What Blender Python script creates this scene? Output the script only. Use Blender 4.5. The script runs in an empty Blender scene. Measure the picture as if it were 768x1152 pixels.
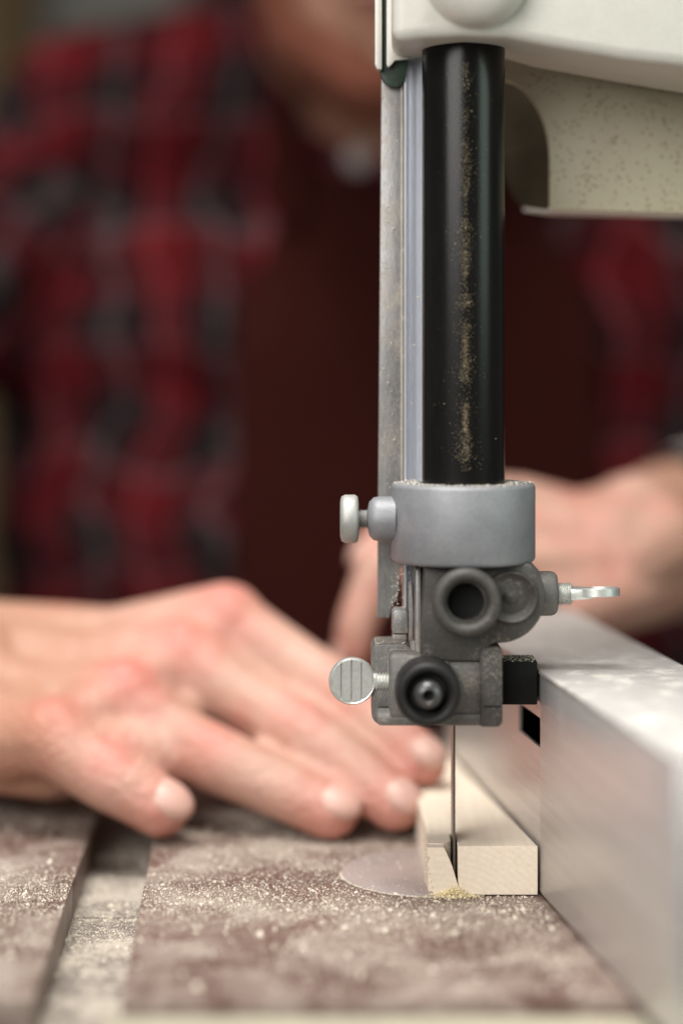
import bpy, bmesh, math, random
import numpy as np
from mathutils import Vector, Matrix, Quaternion
random.seed(7); rng = np.random.default_rng(7)
sc = bpy.context.scene
C = sc.collection
F = 2240.0; CH = 0.159; HX = 384.0; HY = 404.0      # lens in photo pixels, camera height over the table, horizon

def P(X, Y, d):
    """a point of the place at distance d, read off the photograph"""
    return Vector(((X - HX) / F * d, d, CH - (Y - HY) / F * d))

# ------------------------------------------------------------------ materials
def newmat(name):
    m = bpy.data.materials.new(name); m.use_nodes = True
    nt = m.node_tree; nt.nodes.clear()
    o = nt.nodes.new('ShaderNodeOutputMaterial'); b = nt.nodes.new('ShaderNodeBsdfPrincipled')
    nt.links.new(b.outputs[0], o.inputs[0])
    return m, nt, b
def N(nt, t, **kw):
    n = nt.nodes.new(t)
    for k, v in kw.items():
        if k.startswith('i_'): n.inputs[k[2:].replace('_', ' ')].default_value = v
        else: setattr(n, k, v)
    return n
def noise(nt, co, scale, detail=6, rough=.6, dist=0):
    n = N(nt, 'ShaderNodeTexNoise'); n.inputs['Scale'].default_value = scale
    n.inputs['Detail'].default_value = detail; n.inputs['Roughness'].default_value = rough
    n.inputs['Distortion'].default_value = dist
    nt.links.new(co, n.inputs['Vector']); return n.outputs['Fac']
def ramp(nt, fac, stops, interp='LINEAR'):
    r = N(nt, 'ShaderNodeValToRGB'); r.color_ramp.interpolation = interp
    els = r.color_ramp.elements
    while len(els) < len(stops): els.new(0.5)
    for e, (p, c) in zip(els, stops):
        e.position = p; e.color = (c, c, c, 1) if isinstance(c, (int, float)) else (*c, 1)
    nt.links.new(fac, r.inputs[0]); return r.outputs['Color']
def mixc(nt, fac, a, b, mode='MIX'):
    m = N(nt, 'ShaderNodeMix', data_type='RGBA', blend_type=mode)
    for s, v in ((m.inputs[0], fac), (m.inputs[6], a), (m.inputs[7], b)):
        if hasattr(v, 'is_output'): nt.links.new(v, s)
        elif isinstance(v, (int, float)): s.default_value = v if s is m.inputs[0] or s == m.inputs[0] else (v, v, v, 1)
        else: s.default_value = (*v, 1)
    return m.outputs[2]
def geo(nt, sc_=(1, 1, 1), rot=(0, 0, 0)):
    g = N(nt, 'ShaderNodeNewGeometry'); mp = N(nt, 'ShaderNodeMapping')
    mp.inputs['Scale'].default_value = sc_; mp.inputs['Rotation'].default_value = rot
    nt.links.new(g.outputs['Position'], mp.inputs[0]); return mp.outputs[0]
def bump(nt, b, h, strength=.3, dist=.0005):
    n = N(nt, 'ShaderNodeBump'); n.inputs['Strength'].default_value = strength; n.inputs['Distance'].default_value = dist
    nt.links.new(h, n.inputs['Height']); nt.links.new(n.outputs[0], b.inputs['Normal'])
DUST = (.50, .42, .33)
def surf(name, col, rough=.5, metal=0., vary=.25, dust=0., dscale=900, bmp=.15, bscale=2500, dlo=.55, grain=(1, 1, 1), dcol=DUST, coat=0, spec=.5, edge=0.):
    m, nt, b = newmat(name); co = geo(nt, grain); co0 = geo(nt)
    n1 = noise(nt, co, 120); n2 = noise(nt, co, 900)
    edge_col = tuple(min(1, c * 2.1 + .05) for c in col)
    dark = tuple(c * (1 - vary) for c in col); lite = tuple(min(1, c * (1 + vary)) for c in col)
    c = ramp(nt, mixc(nt, .5, n1, n2), [(.35, dark), (.65, lite)])
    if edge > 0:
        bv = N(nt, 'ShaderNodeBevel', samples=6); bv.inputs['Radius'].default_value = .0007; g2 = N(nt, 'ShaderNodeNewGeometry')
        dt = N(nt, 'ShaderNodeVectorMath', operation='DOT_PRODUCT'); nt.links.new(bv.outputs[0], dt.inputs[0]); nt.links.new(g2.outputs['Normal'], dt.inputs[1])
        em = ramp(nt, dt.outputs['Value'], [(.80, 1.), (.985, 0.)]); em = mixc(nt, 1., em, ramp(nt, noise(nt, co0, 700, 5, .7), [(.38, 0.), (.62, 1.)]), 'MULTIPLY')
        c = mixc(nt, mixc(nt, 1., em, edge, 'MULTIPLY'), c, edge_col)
    if dust > 0:
        nd = noise(nt, co0, dscale, 5, .7); nl = noise(nt, co0, 60, 3)
        f = ramp(nt, mixc(nt, .45, nd, nl), [(dlo, 0.), (dlo + .12, 1.)])
        fm = mixc(nt, 1., f, dust, 'MULTIPLY')
        c = mixc(nt, fm, c, dcol)
        mm = N(nt, 'ShaderNodeMath', operation='MULTIPLY_ADD'); nt.links.new(fm, mm.inputs[0])
        mm.inputs[1].default_value = -metal; mm.inputs[2].default_value = metal
        nt.links.new(mm.outputs[0], b.inputs['Metallic'])
        rr = N(nt, 'ShaderNodeMath', operation='MULTIPLY_ADD'); nt.links.new(fm, rr.inputs[0])
        rr.inputs[1].default_value = .9 - rough; rr.inputs[2].default_value = rough
        nt.links.new(rr.outputs[0], b.inputs['Roughness'])
    else:
        b.inputs['Metallic'].default_value = metal
        r = ramp(nt, n1, [(.3, max(0, rough - .08)), (.7, min(1, rough + .08))]); nt.links.new(r, b.inputs['Roughness'])
    nt.links.new(c, b.inputs['Base Color'])
    b.inputs['Coat Weight'].default_value = coat
    b.inputs['Specular IOR Level'].default_value = spec
    if bmp: bump(nt, b, noise(nt, co, bscale, 4), bmp, .0003)
    return m

M = {}
M['cream'] = surf('cream_paint', (.67, .65, .585), .38, 0, .05, .35, 1300, .25, 700, .60, dcol=(.5, .45, .36))
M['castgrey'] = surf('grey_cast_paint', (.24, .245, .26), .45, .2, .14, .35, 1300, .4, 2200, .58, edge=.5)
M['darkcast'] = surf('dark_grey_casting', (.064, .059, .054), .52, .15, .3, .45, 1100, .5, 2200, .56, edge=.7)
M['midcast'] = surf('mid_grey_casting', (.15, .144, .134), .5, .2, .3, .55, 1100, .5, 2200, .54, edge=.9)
M['black'] = surf('black_plastic', (.018, .017, .017), .45, 0, .2, .18, 1800, .2, 3000, .62, spec=.25)
M['graphite'] = surf('black_graphite', (.010, .010, .009), .7, 0, .2, .1, 1800, .2, 3000, .64, spec=.15)
M['post'] = surf('black_oxide_steel', (.007, .0065, .006), .24, .0, .3, .12, 1500, .1, 2500, .60, grain=(1, 1, .15), spec=.28)
M['slotfloor'] = surf('dusty_slot_floor', (.20, .17, .15), .6, .2, .2, .9, 500, .2, 1800, .44, dcol=(.46, .41, .34))
M['matt'] = surf('matt_zinc', (.42, .42, .40), .5, .4, .12, .5, 1500, .3, 3000, .56)
M['edge'] = surf('dusty_rail_edge', (.46, .41, .35), .6, 0, .25, .5, 1700)
M['zinc'] = surf('zinc_plated_steel', (.74, .75, .72), .36, .7, .15, .35, 1600, .15, 3000, .60)
M['steel'] = surf('dull_steel', (.30, .295, .29), .42, .5, .25, .65, 1700, .35, 2500, .50, grain=(1, 1, .3))
M['brightsteel'] = surf('bright_steel', (.70, .72, .76), .3, .5, .08, .35, 1700, .05, 2500, .60, grain=(1, 1, .1))
M['alu'] = surf('brushed_aluminium', (.66, .635, .62), .38, .6, .14, .25, 500, .08, 1500, .56, grain=(.3, .04, 3), dcol=(.6, .56, .5))
M['alutop'] = surf('worn_aluminium_top', (.55, .53, .51), .5, .3, .12, .6, 200, .2, 900, .50, dcol=(.72, .67, .6))
M['green'] = surf('dark_green_paint', (.03, .055, .035), .45, 0, .3, .3, 1500, .3)
M['blade'] = surf('blade_steel', (.20, .18, .15), .35, .8, .25, .3, 1500, .1, 2500, .6)
M['hole'] = surf('slot_black', (.006, .006, .006), .8, 0, .1, bmp=0)  # flat black puts the shade inside slot, bore, groove and socket into colour
M['rail'] = surf('pale_front_rail', (.36, .33, .25), .6, 0, .1, .4, 600)
M['insert'] = surf('table_insert', (.46, .39, .375), .42, .35, .08, .4, 1800, .2, dlo=.55)
M['dustm'] = surf('sawdust_grain', (.70, .63, .53), 1., 0, .2, bmp=0, spec=.05)
M['dusty'] = surf('sawdust_yellow', (.86, .73, .48), 1., 0, .2, bmp=0, spec=.05)
M['cap'] = surf('bolt_cap', (.09, .088, .09), .28, .5, .2, .2, 1500, dlo=.62)

def table_mat():
    m, nt, b = newmat('table_steel'); co = geo(nt)
    big = noise(nt, co, 32, 3, .5, .8); fine = noise(nt, co, 1900, 2, .6); mid = noise(nt, co, 150, 4, .6, .4)
    base = ramp(nt, mid, [(.3, (.120, .066, .053)), (.7, (.145, .084, .069))])  # reddish brown includes the apron's reflection, painted into the base colour
    s = mixc(nt, .30, mixc(nt, .32, big, mid), fine)
    f = ramp(nt, s, [(.44, .02), (.62, .85)])
    nt.links.new(mixc(nt, f, base, (.40, .34, .29)), b.inputs['Base Color'])
    r = ramp(nt, f, [(0, .34), (1, .85)]); nt.links.new(r, b.inputs['Roughness'])
    mt = ramp(nt, f, [(0, .30), (1, 0.)]); nt.links.new(mt, b.inputs['Metallic'])
    bump(nt, b, fine, .2, .0002); return m
M['table'] = table_mat()

def spotted():
    m, nt, b = newmat('rust_flecked_cream'); co = geo(nt)
    v = N(nt, 'ShaderNodeTexVoronoi', feature='F1'); v.inputs['Scale'].default_value = 620; nt.links.new(co, v.inputs['Vector'])
    dots = ramp(nt, v.outputs['Distance'], [(.20, 1.), (.34, 0.)])
    gate = ramp(nt, noise(nt, co, 160, 3), [(.40, 0.), (.52, 1.)])
    v2 = N(nt, 'ShaderNodeTexVoronoi', feature='F1'); v2.inputs['Scale'].default_value = 110; nt.links.new(co, v2.inputs['Vector'])
    d2 = ramp(nt, v2.outputs['Distance'], [(.05, .8), (.08, 0.)])
    base = ramp(nt, noise(nt, co, 60), [(.3, (.43, .385, .275)), (.7, (.49, .44, .32))])
    c = mixc(nt, mixc(nt, 1., dots, gate, 'MULTIPLY'), base, (.26, .17, .10))
    c = mixc(nt, mixc(nt, .8, 0., d2), c, (.16, .08, .04))
    nt.links.new(c, b.inputs['Base Color']); b.inputs['Roughness'].default_value = .5
    bump(nt, b, noise(nt, co, 900), .2, .0004); return m
M['spotted'] = spotted()
M['rawcast'] = surf('unpainted_casting', (.055, .042, .027), .9, 0, .25, .2, 900, spec=.1)  # dark colour stands in for the shade inside the hollow casting

def wood():
    m, nt, b = newmat('pale_softwood'); co = geo(nt, (1, .06, 1), (0, 0, 0)); c0 = geo(nt)
    g = noise(nt, co, 700, 5, .6, .5); f = noise(nt, c0, 2500, 3)
    wv = N(nt, 'ShaderNodeTexWave', wave_type='RINGS', rings_direction='Y'); mp = geo(nt, (1, .02, 1)); of = N(nt, 'ShaderNodeVectorMath', operation='ADD')
    of.inputs[1].default_value = (-.028, 0, .022); nt.links.new(mp, of.inputs[0]); nt.links.new(of.outputs[0], wv.inputs['Vector'])
    wv.inputs['Scale'].default_value = 170; wv.inputs['Distortion'].default_value = 1.2; wv.inputs['Detail'].default_value = 3; wv.inputs['Detail Scale'].default_value = 2
    c = ramp(nt, mixc(nt, .06, g, f), [(.3, (.82, .71, .56)), (.7, (.90, .80, .67))])
    c = mixc(nt, ramp(nt, wv.outputs['Fac'], [(.55, 0.), (.95, .12)]), c, (.66, .50, .33))
    nt.links.new(c, b.inputs['Base Color']); b.inputs['Roughness'].default_value = .65
    bump(nt, b, g, .3, .0004); return m
M['wood'] = wood()

def skin(name, a, bcol, red):
    m, nt, b = newmat(name); co = geo(nt)
    n = noise(nt, co, 28, 3); n2 = noise(nt, co, 420, 4)
    c = ramp(nt, n, [(.3, a), (.7, bcol)])
    c = mixc(nt, ramp(nt, noise(nt, co, 55, 2), [(.52, 0.), (.70, .55)]), c, red)
    nt.links.new(c, b.inputs['Base Color']); b.inputs['Roughness'].default_value = .42
    at = N(nt, 'ShaderNodeAttribute', attribute_name='flush'); c2 = mixc(nt, at.outputs['Fac'], c, (.60, .17, .14))
    at2 = N(nt, 'ShaderNodeAttribute', attribute_name='tan'); c3 = mixc(nt, at2.outputs['Fac'], c2, (.42, .21, .13)); nt.links.new(c3, b.inputs['Base Color'])
    b.inputs['Subsurface Weight'].default_value = .25; b.inputs['Subsurface Scale'].default_value = .004
    b.inputs['Subsurface Radius'].default_value = (1, .35, .2)
    bump(nt, b, mixc(nt, .5, n2, noise(nt, co, 130, 5, .6, 1.5)), .8, .0022); return m
M['skin'] = skin('skin', (.45, .245, .18), (.57, .34, .265), (.50, .19, .15))
M['nail'] = surf('fingernail', (.58, .35, .29), .42, 0, .05, bmp=0)
M['lip'] = surf('lip', (.22, .07, .06), .5, 0, .1, bmp=0)
M['hair'] = surf('dark_hair', (.035, .02, .013), .7, 0, .3)
M['eye'] = surf('eye_white', (.6, .56, .52), .2, 0, .02, bmp=0)

def plaid(name, rot, off=(0, 0, 0), per=.060):
    m, nt, b = newmat(name)
    g = N(nt, 'ShaderNodeNewGeometry'); mp = N(nt, 'ShaderNodeMapping'); mp.vector_type = 'POINT'
    mp.inputs['Rotation'].default_value = rot; mp.inputs['Location'].default_value = off
    nt.links.new(g.outputs['Position'], mp.inputs[0])
    wob = N(nt, 'ShaderNodeTexNoise'); wob.inputs['Scale'].default_value = 16; nt.links.new(mp.outputs[0], wob.inputs['Vector'])
    ad = N(nt, 'ShaderNodeVectorMath', operation='MULTIPLY_ADD'); nt.links.new(wob.outputs['Color'], ad.inputs[0])
    ad.inputs[1].default_value = (.06, .06, .06); nt.links.new(mp.outputs[0], ad.inputs[2])
    s = N(nt, 'ShaderNodeSeparateXYZ'); nt.links.new(ad.outputs[0], s.inputs[0])
    def bands(out, stops):
        d = N(nt, 'ShaderNodeMath', operation='DIVIDE'); d.inputs[1].default_value = per; nt.links.new(out, d.inputs[0])
        f = N(nt, 'ShaderNodeMath', operation='FRACT'); nt.links.new(d.outputs[0], f.inputs[0])
        return ramp(nt, f.outputs[0], stops, 'CONSTANT')
    R = (.105, .007, .010); D = (.013, .009, .010); G = (.11, .075, .078); R2 = (.05, .006, .007); P_ = (.28, .05, .06)
    st = [(0, R), (.22, D), (.42, G), (.50, D), (.66, R2), (.80, P_), (.86, R)]
    c1 = bands(s.outputs['X'], st); c2 = bands(s.outputs['Z'], [(0, D), (.30, R), (.46, R2), (.60, R), (.74, G), (.80, D)])
    c = mixc(nt, .5, c1, c2)
    nt.links.new(c, b.inputs['Base Color']); b.inputs['Roughness'].default_value = .95; b.inputs['Specular IOR Level'].default_value = .08
    bump(nt, b, noise(nt, geo(nt), 60, 4), .5, .004); return m
M['plaid'] = plaid('plaid_flannel', (0, 0, 0), (.0, 0, .03))
M['plaid2'] = plaid('plaid_flannel_sleeve', (0, math.radians(-38), 0), (.03, 0, .0))
M['apron'] = surf('maroon_apron', (.034, .0075, .0058), .95, 0, .15, 0, bmp=.3, bscale=900, spec=.05)
M['cuff'] = surf('pale_cuff', (.50, .47, .45), .7, 0, .1)
M['button'] = surf('pale_button', (.26, .21, .20), .4, 0, .1, bmp=0)
M['backwall'] = surf('workshop_wall', (.10, .05, .035), .8, 0, .3)
M['backwood'] = surf('backdrop_wood', (.30, .19, .09), .7, 0, .2)
M['backpale'] = surf('backdrop_pale', (.52, .50, .44), .7, 0, .1)

# ------------------------------------------------------------------ objects
WL = {}
def tag(o, label=None, cat=None, group=None, kind=None):
    if label: o['label'] = label
    if cat: o['category'] = cat
    if group: o['group'] = group
    if kind: o['kind'] = kind
    return o
def thing(name, label, cat, loc):
    o = bpy.data.objects.new(name, None); C.objects.link(o); o.location = loc
    o.empty_display_size = .02; WL[o] = Vector(loc); return tag(o, label, cat)
def obj(name, bm, m, parent=None, smooth=35, label=None):
    if isinstance(bm, bpy.types.Mesh): me = bm; me.name = name
    else:
        bmesh.ops.recalc_face_normals(bm, faces=bm.faces)
        me = bpy.data.meshes.new(name); bm.to_mesh(me); bm.free()
    co = np.empty(len(me.vertices) * 3, 'f'); me.vertices.foreach_get('co', co); co = co.reshape(-1, 3)
    c = (co.min(0) + co.max(0)) / 2; co -= c; me.vertices.foreach_set('co', co.ravel())
    if smooth:
        me.polygons.foreach_set('use_smooth', [True] * len(me.polygons)); me.set_sharp_from_angle(angle=math.radians(smooth))
    me.update()
    if not me.materials: me.materials.append(m)
    o = bpy.data.objects.new(name, me); C.objects.link(o)
    w = Vector([float(v) for v in c]); WL[o] = w
    if parent is not None: o.parent = parent; o.location = w - WL[parent]
    else: o.location = w
    if label: o['label'] = label
    return o
def nb(): return bmesh.new()
def bevel(bm, geom_edges, w, seg=2):
    if w > 0: bmesh.ops.bevel(bm, geom=geom_edges, offset=w, segments=seg, affect='EDGES', profile=.5, clamp_overlap=True)
def box(bm, x0, x1, y0, y1, z0, z1, bev=0., rot=None):
    b = nb(); bmesh.ops.create_cube(b, size=1)
    for v in b.verts: v.co = Vector((x0 + (v.co.x + .5) * (x1 - x0), y0 + (v.co.y + .5) * (y1 - y0), z0 + (v.co.z + .5) * (z1 - z0)))
    bevel(b, b.edges[:], bev)
    if rot is not None: bmesh.ops.transform(b, matrix=rot, verts=b.verts)
    merge(bm, b); return bm
def merge(bm, b):
    me = bpy.data.meshes.new('tmp'); b.to_mesh(me); b.free(); bm.from_mesh(me); bpy.data.meshes.remove(me)
def pbox(bm, X0, X1, Y0, Y1, d0, d1, bev=.0006, dref=None):
    """box whose front face (at d0) covers the given photo rectangle"""
    dr = dref or d0; a = P(X0, Y0, dr); c = P(X1, Y1, dr)
    return box(bm, a.x, c.x, d0, d1, c.z, a.z, bev)
def lathe(bm, prof, origin, axis, seg=48, cap0=True, cap1=True):
    """prof: list of (t, r) along axis"""
    axis = Vector(axis).normalized(); q = Vector((0, 0, 1)).rotation_difference(axis)
    b = nb(); rings = []
    for t, r in prof:
        rings.append([b.verts.new(Vector(origin) + q @ Vector((r * math.cos(2 * math.pi * k / seg), r * math.sin(2 * math.pi * k / seg), t))) for k in range(seg)])
    for a, c in zip(rings, rings[1:]):
        for k in range(seg): b.faces.new((a[k], a[(k + 1) % seg], c[(k + 1) % seg], c[k]))
    if cap0: b.faces.new(rings[0])
    if cap1: b.faces.new(rings[-1])
    merge(bm, b); return bm
def prism(bm, pts, d0, d1, bev=0., dref=None):
    """pixel outline, extruded from d0 to d1; outline true at dref"""
    dr = dref or d0; b = nb()
    f = [b.verts.new((P(X, Y, dr).x, d0, P(X, Y, dr).z)) for X, Y in pts]
    k = [b.verts.new((P(X, Y, dr).x, d1, P(X, Y, dr).z)) for X, Y in pts]
    n = len(pts); b.faces.new(f); b.faces.new(k[::-1])
    for i in range(n): b.faces.new((f[i], k[i], k[(i + 1) % n], f[(i + 1) % n]))
    bmesh.ops.recalc_face_normals(b, faces=b.faces)
    bevel(b, [e for e in b.edges if len(e.link_faces) == 2 and e.calc_face_angle(0) > .6], bev)
    merge(bm, b); return bm
def arc(cx, cy, r, a0, a1, n=16, ry=None):
    return [(cx + r * math.cos(math.radians(a0 + (a1 - a0) * i / n)), cy + (ry or r) * math.sin(math.radians(a0 + (a1 - a0) * i / n))) for i in range(n + 1)]
def px(n, d): return n / F * d
X_, Y_, Z_ = (1, 0, 0), (0, 1, 0), (0, 0, 1)

# ================================================================== BANDSAW
saw = thing('bandsaw', 'cream and grey bandsaw with black guide post, blade guide and dusty steel table', 'bandsaw', (.0361, .60, 0))

# ---- table: two plates either side of the mitre slot and a slot floor
TS = -.0446                                             # skew of the mitre slot
def tx(x, d): return x + TS * (d - .605)
bm = nb(); y0, y1 = .4945, .84; zb = -.022
def quadprism(bm, pts, z0, z1, bev=0.):
    b = nb(); lo = [b.verts.new((x, y, z0)) for x, y in pts]; hi = [b.verts.new((x, y, z1)) for x, y in pts]; n = len(pts)
    b.faces.new(lo[::-1]); b.faces.new(hi)
    for i in range(n): b.faces.new((lo[i], lo[(i + 1) % n], hi[(i + 1) % n], hi[i]))
    bmesh.ops.recalc_face_normals(b, faces=b.faces)
    bevel(b, [e for e in b.edges if len(e.link_faces) == 2 and e.calc_face_angle(0) > .6], bev)
    merge(bm, b); return bm
SL, SR = -.0815, -.0597
for a, c in ((y0, .6045), (.6057, y1)):                 # the seam runs across the table
    quadprism(bm, [(-.22, a), (tx(SL, a), a), (tx(SL, c), c), (-.22, c)], zb, 0, .0005)
quadprism(bm, [(tx(SR, y0), y0), (.20, y0), (.20, .6045), (tx(SR, .6045), .6045)], zb, 0, .0005)
# right rear plate with the round opening for the insert is simply covered by the insert, which sits 0.3 mm proud
quadprism(bm, [(tx(SR, .6057), .6057), (.20, .6057), (.20, y1), (tx(SR, y1), y1)], zb, 0, .0005)
bms = nb()
quadprism(bms, [(tx(SL, y0) - .004, y0 + .001), (tx(SR, y0) + .004, y0 + .001), (tx(SR, .6045) + .004, .6045), (tx(SL, .6045) - .004, .6045)], -.02, -.0109, 0)
quadprism(bms, [(tx(SL, .6057) - .004, .6057), (tx(SR, .6057) + .004, .6057), (tx(SR, y1) + .004, y1 - .001), (tx(SL, y1) - .004, y1 - .001)], -.02, -.0109, 0)
table = obj('table', bm, M['table'], saw, 30)
obj('slot_floor', bms, M['slotfloor'], table, 30)
bm = nb(); lathe(bm, [(-.004, .0285), (.0002, .0285), (.0005, .0280)], (.0285, .6165, 0), Z_, 96)
obj('table_insert', bm, M['insert'], table)
bm = nb(); box(bm, P(118, 0, .487).x, .30, .440, .4925, -.035, -.0030, .0012)
obj('front_rail', bm, M['rail'], table)

# ---- upper arm: cream casting, lofted between a front and a rear outline
def loft(bm, A, B, bev):
    b = nb(); f = [b.verts.new(v) for v in A]; k = [b.verts.new(v) for v in B]; n = len(A)
    b.faces.new(f); b.faces.new(k[::-1])
    for i in range(n): b.faces.new((f[i], k[i], k[(i + 1) % n], f[(i + 1) % n]))
    bmesh.ops.recalc_face_normals(b, faces=b.faces)
    bevel(b, [e for e in b.edges if len(e.link_faces) == 2 and e.calc_face_angle(0) > .35], bev, 4)
    merge(bm, b); return bm
fr = [(441, -330), (441, 47), (470, 43), (520, 40), (570, 42), (620, 52), (700, 66), (930, 92), (930, -330)]
rr = [(440, -330), (440, 72), (475, 70), (520, 66), (570, 68), (600, 77), (680, 92), (930, 135), (930, -330)]
bm = nb(); loft(bm, [P(x, y, .566) for x, y in fr], [P(x, y, .618) for x, y in rr], .0035)
arm = obj('upper_arm', bm, M['cream'], saw, 40)
bm = nb(); o = P(535, -28, .566)
lathe(bm, [(.004, px(62, .56)), (-.004, px(60, .56)), (-.009, px(52, .56)), (-.012, px(36, .56)), (-.0125, px(3, .56))], o, Y_, 64)
obj('round_boss', bm, M['cream'], arm, 60)

# ---- lower cream casting with flecked face and open curved mouth
bm = nb()
pts = [(560, 40), (560, 92)] + arc(560, 182, 57.5, -80, 0, 18, 92) + [(617.5, 236), (930, 246), (930, 40)]
prism(bm, pts, .626, .6285, .0008)
fl = obj('lower_casting', bm, M['spotted'], saw, 30)
bm = nb(); a = P(617.5, 236, .626); c = P(930, 246, .626)
A = [(a.x, a.z, .6262), (c.x, c.z, .6262)]
b = nb(); prof = [(0, .0014), (.0005, .0002), (.0025, -.0005), (.006, -.0007), (.006, .0006), (.0028, .0009)]
r0 = [b.verts.new((a.x, .6262 + u, a.z + w)) for u, w in prof]; r1 = [b.verts.new((c.x, .6262 + u, c.z + w)) for u, w in prof]
b.faces.new(r0); b.faces.new(r1[::-1])
for i in range(6): b.faces.new((r0[i], r1[i], r1[(i + 1) % 6], r0[(i + 1) % 6]))
merge(bm, b); obj('bottom_lip', bm, M['cream'], fl, 60)
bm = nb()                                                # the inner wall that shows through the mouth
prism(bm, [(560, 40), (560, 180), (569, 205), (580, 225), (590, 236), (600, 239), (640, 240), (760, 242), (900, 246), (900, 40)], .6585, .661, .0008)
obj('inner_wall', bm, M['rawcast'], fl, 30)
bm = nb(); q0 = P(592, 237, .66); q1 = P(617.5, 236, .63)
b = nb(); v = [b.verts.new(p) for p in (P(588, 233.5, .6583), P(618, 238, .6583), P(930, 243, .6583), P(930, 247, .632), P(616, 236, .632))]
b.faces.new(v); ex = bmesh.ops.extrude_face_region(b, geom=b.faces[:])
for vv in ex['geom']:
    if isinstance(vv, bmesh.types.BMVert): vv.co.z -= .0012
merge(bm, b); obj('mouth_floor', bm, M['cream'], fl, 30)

# ---- blade guard: cream edge strips, green channel, steel rails running down behind the collar
dg = .600
bm = nb(); prism(bm, [(421.5, -330), (421.5, 72), (424, 78), (429.5, 78), (429.5, -330)], .600, .604, .0004)
prism(bm, [(434.5, -330), (434.5, 73), (437, 76), (441, 72), (444, 68), (460, 66), (460, -330)], .6012, .6040, .0004)
gs = obj('blade_guard', bm, M['cream'], saw)
bm = nb(); prism(bm, [(427, -330), (427, 82), (431, 92), (437, 97), (447, 98), (455, 92), (459, 70), (459, -330)], .6043, .6070, .0006)
obj('guard_liner', bm, M['green'], gs)
bm = nb()
prism(bm, [(429, 86), (453, 86), (453, 636), (449, 640), (449, 655), (447, 672), (441, 682), (438, 695), (424, 695)], .6075, .6095, .0003, .6075)
gr_ = obj('guard_rail', bm, M['steel'], saw)
bm = nb(); prism(bm, [(450.5, 90), (453, 90), (453, 634), (450.5, 634)], .6066, .6074, .0002, .6066); obj('dusty_edge', bm, M['edge'], gr_)
bm = nb(); A = P(455, 90, .6065); B_ = P(473, 740, .6065)
# rounded bright channel
prof = [(453.2, .6085), (454.2, .6055), (456.4, .6055), (457.8, .6085), (460, .6105), (464, .6112), (468, .6100), (472, .6065), (475, .6035), (475, .612), (453.2, .614)]
b = nb(); zt = P(0, 20, .607).z; zb2 = P(0, 700, .607).z
r0 = [b.verts.new((P(x, 0, .607).x, d, zt)) for x, d in prof]; r1 = [b.verts.new((P(x, 0, .607).x, d, zb2)) for x, d in prof]
b.faces.new(r0); b.faces.new(r1[::-1])
for i in range(len(prof)): b.faces.new((r0[i], r1[i], r1[(i + 1) % len(prof)], r0[(i + 1) % len(prof)]))
merge(bm, b); obj('bright_rail', bm, M['brightsteel'], saw, 50)

# ---- guide post
PX = P(521, 0, .592).x; PD = .592
bm = nb(); r = px(46.5, .592); lathe(bm, [(P(0, 640, PD).z, r), (P(0, 20, PD).z, r)], (PX, PD, 0), Z_, 96)
obj('guide_post', bm, M['post'], saw)

# ---- collar
bm = nb(); R = px(81, .59); zt = P(0, 543, .59).z; z0 = P(0, 631, .59).z; cz = P(520.5, 0, .59).x; h = zt - z0
lathe(bm, [(0, R - .0012), (.0004, R - .0004), (.0012, R), (h - .0012, R), (h - .0003, R - .0004), (h, R - .0012), (h, R - .008), (h - .0008, px(48, .59))], (cz, .59, z0), Z_, 128, True, False)
collar = obj('post_collar', bm, M['castgrey'], saw, 50)
zc = P(0, 583, .59).z
bm = nb(); ox = P(444, 0, .59).x
lathe(bm, [(0, px(25, .59)), (px(18, .59), px(25, .59)), (px(24, .59), px(24, .59)), (px(29, .59), px(19, .59)), (px(31, .59), px(10, .59))], (ox, .588, zc), (-1, 0, 0), 48)
obj('screw_boss', bm, M['castgrey'], collar, 60)
bm = nb(); ox = P(414, 0, .59).x; p1 = px(1, .59)
thr = [(0, 9 * p1)] + [(p1 * (1 + 1.1 * i), p1 * (10.5 if i % 2 else 8.5)) for i in range(9)] + [(11 * p1, 9 * p1)]
lathe(bm, thr + [(11 * p1, 20 * p1), (12 * p1, 25 * p1), (15 * p1, 27 * p1), (26 * p1, 27 * p1), (30 * p1, 25 * p1), (31.5 * p1, 20 * p1)], (ox, .588, zc), (-1, 0, 0), 48)
obj('lock_screw', bm, M['matt'], collar, 50)

# ---- bracket below the collar
def C2(lst): return [(x, y) for x, y in lst]
bm = nb()
pts = [(477, 634)] + [(598, 634), (606, 642)] + arc(561, 672, 52, -22, 95, 18) + [(549, 727), (549, 744), (474, 744), (474, 700)]
prism(bm, pts, .577, .602, .0010)
br = obj('guide_bracket', bm, M['darkcast'], saw, 40)
d0 = .577; s = px(1, .57)
bm = nb(); c = P(524, 677, .570)
lathe(bm, [(0.008, 39 * s), (.0025, 39 * s), (.001, 38 * s), (.0002, 35 * s), (-.0002, 31 * s), (.0002, 27 * s), (.002, 23.5 * s), (.004, 22.5 * s)] +
      [(.004 + .0006 * i, (22.5 if i % 2 else 21.3) * s) for i in range(18)] + [(.015, 21 * s)], (c.x, .5665, c.z), Y_, 64, False, True)
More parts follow.
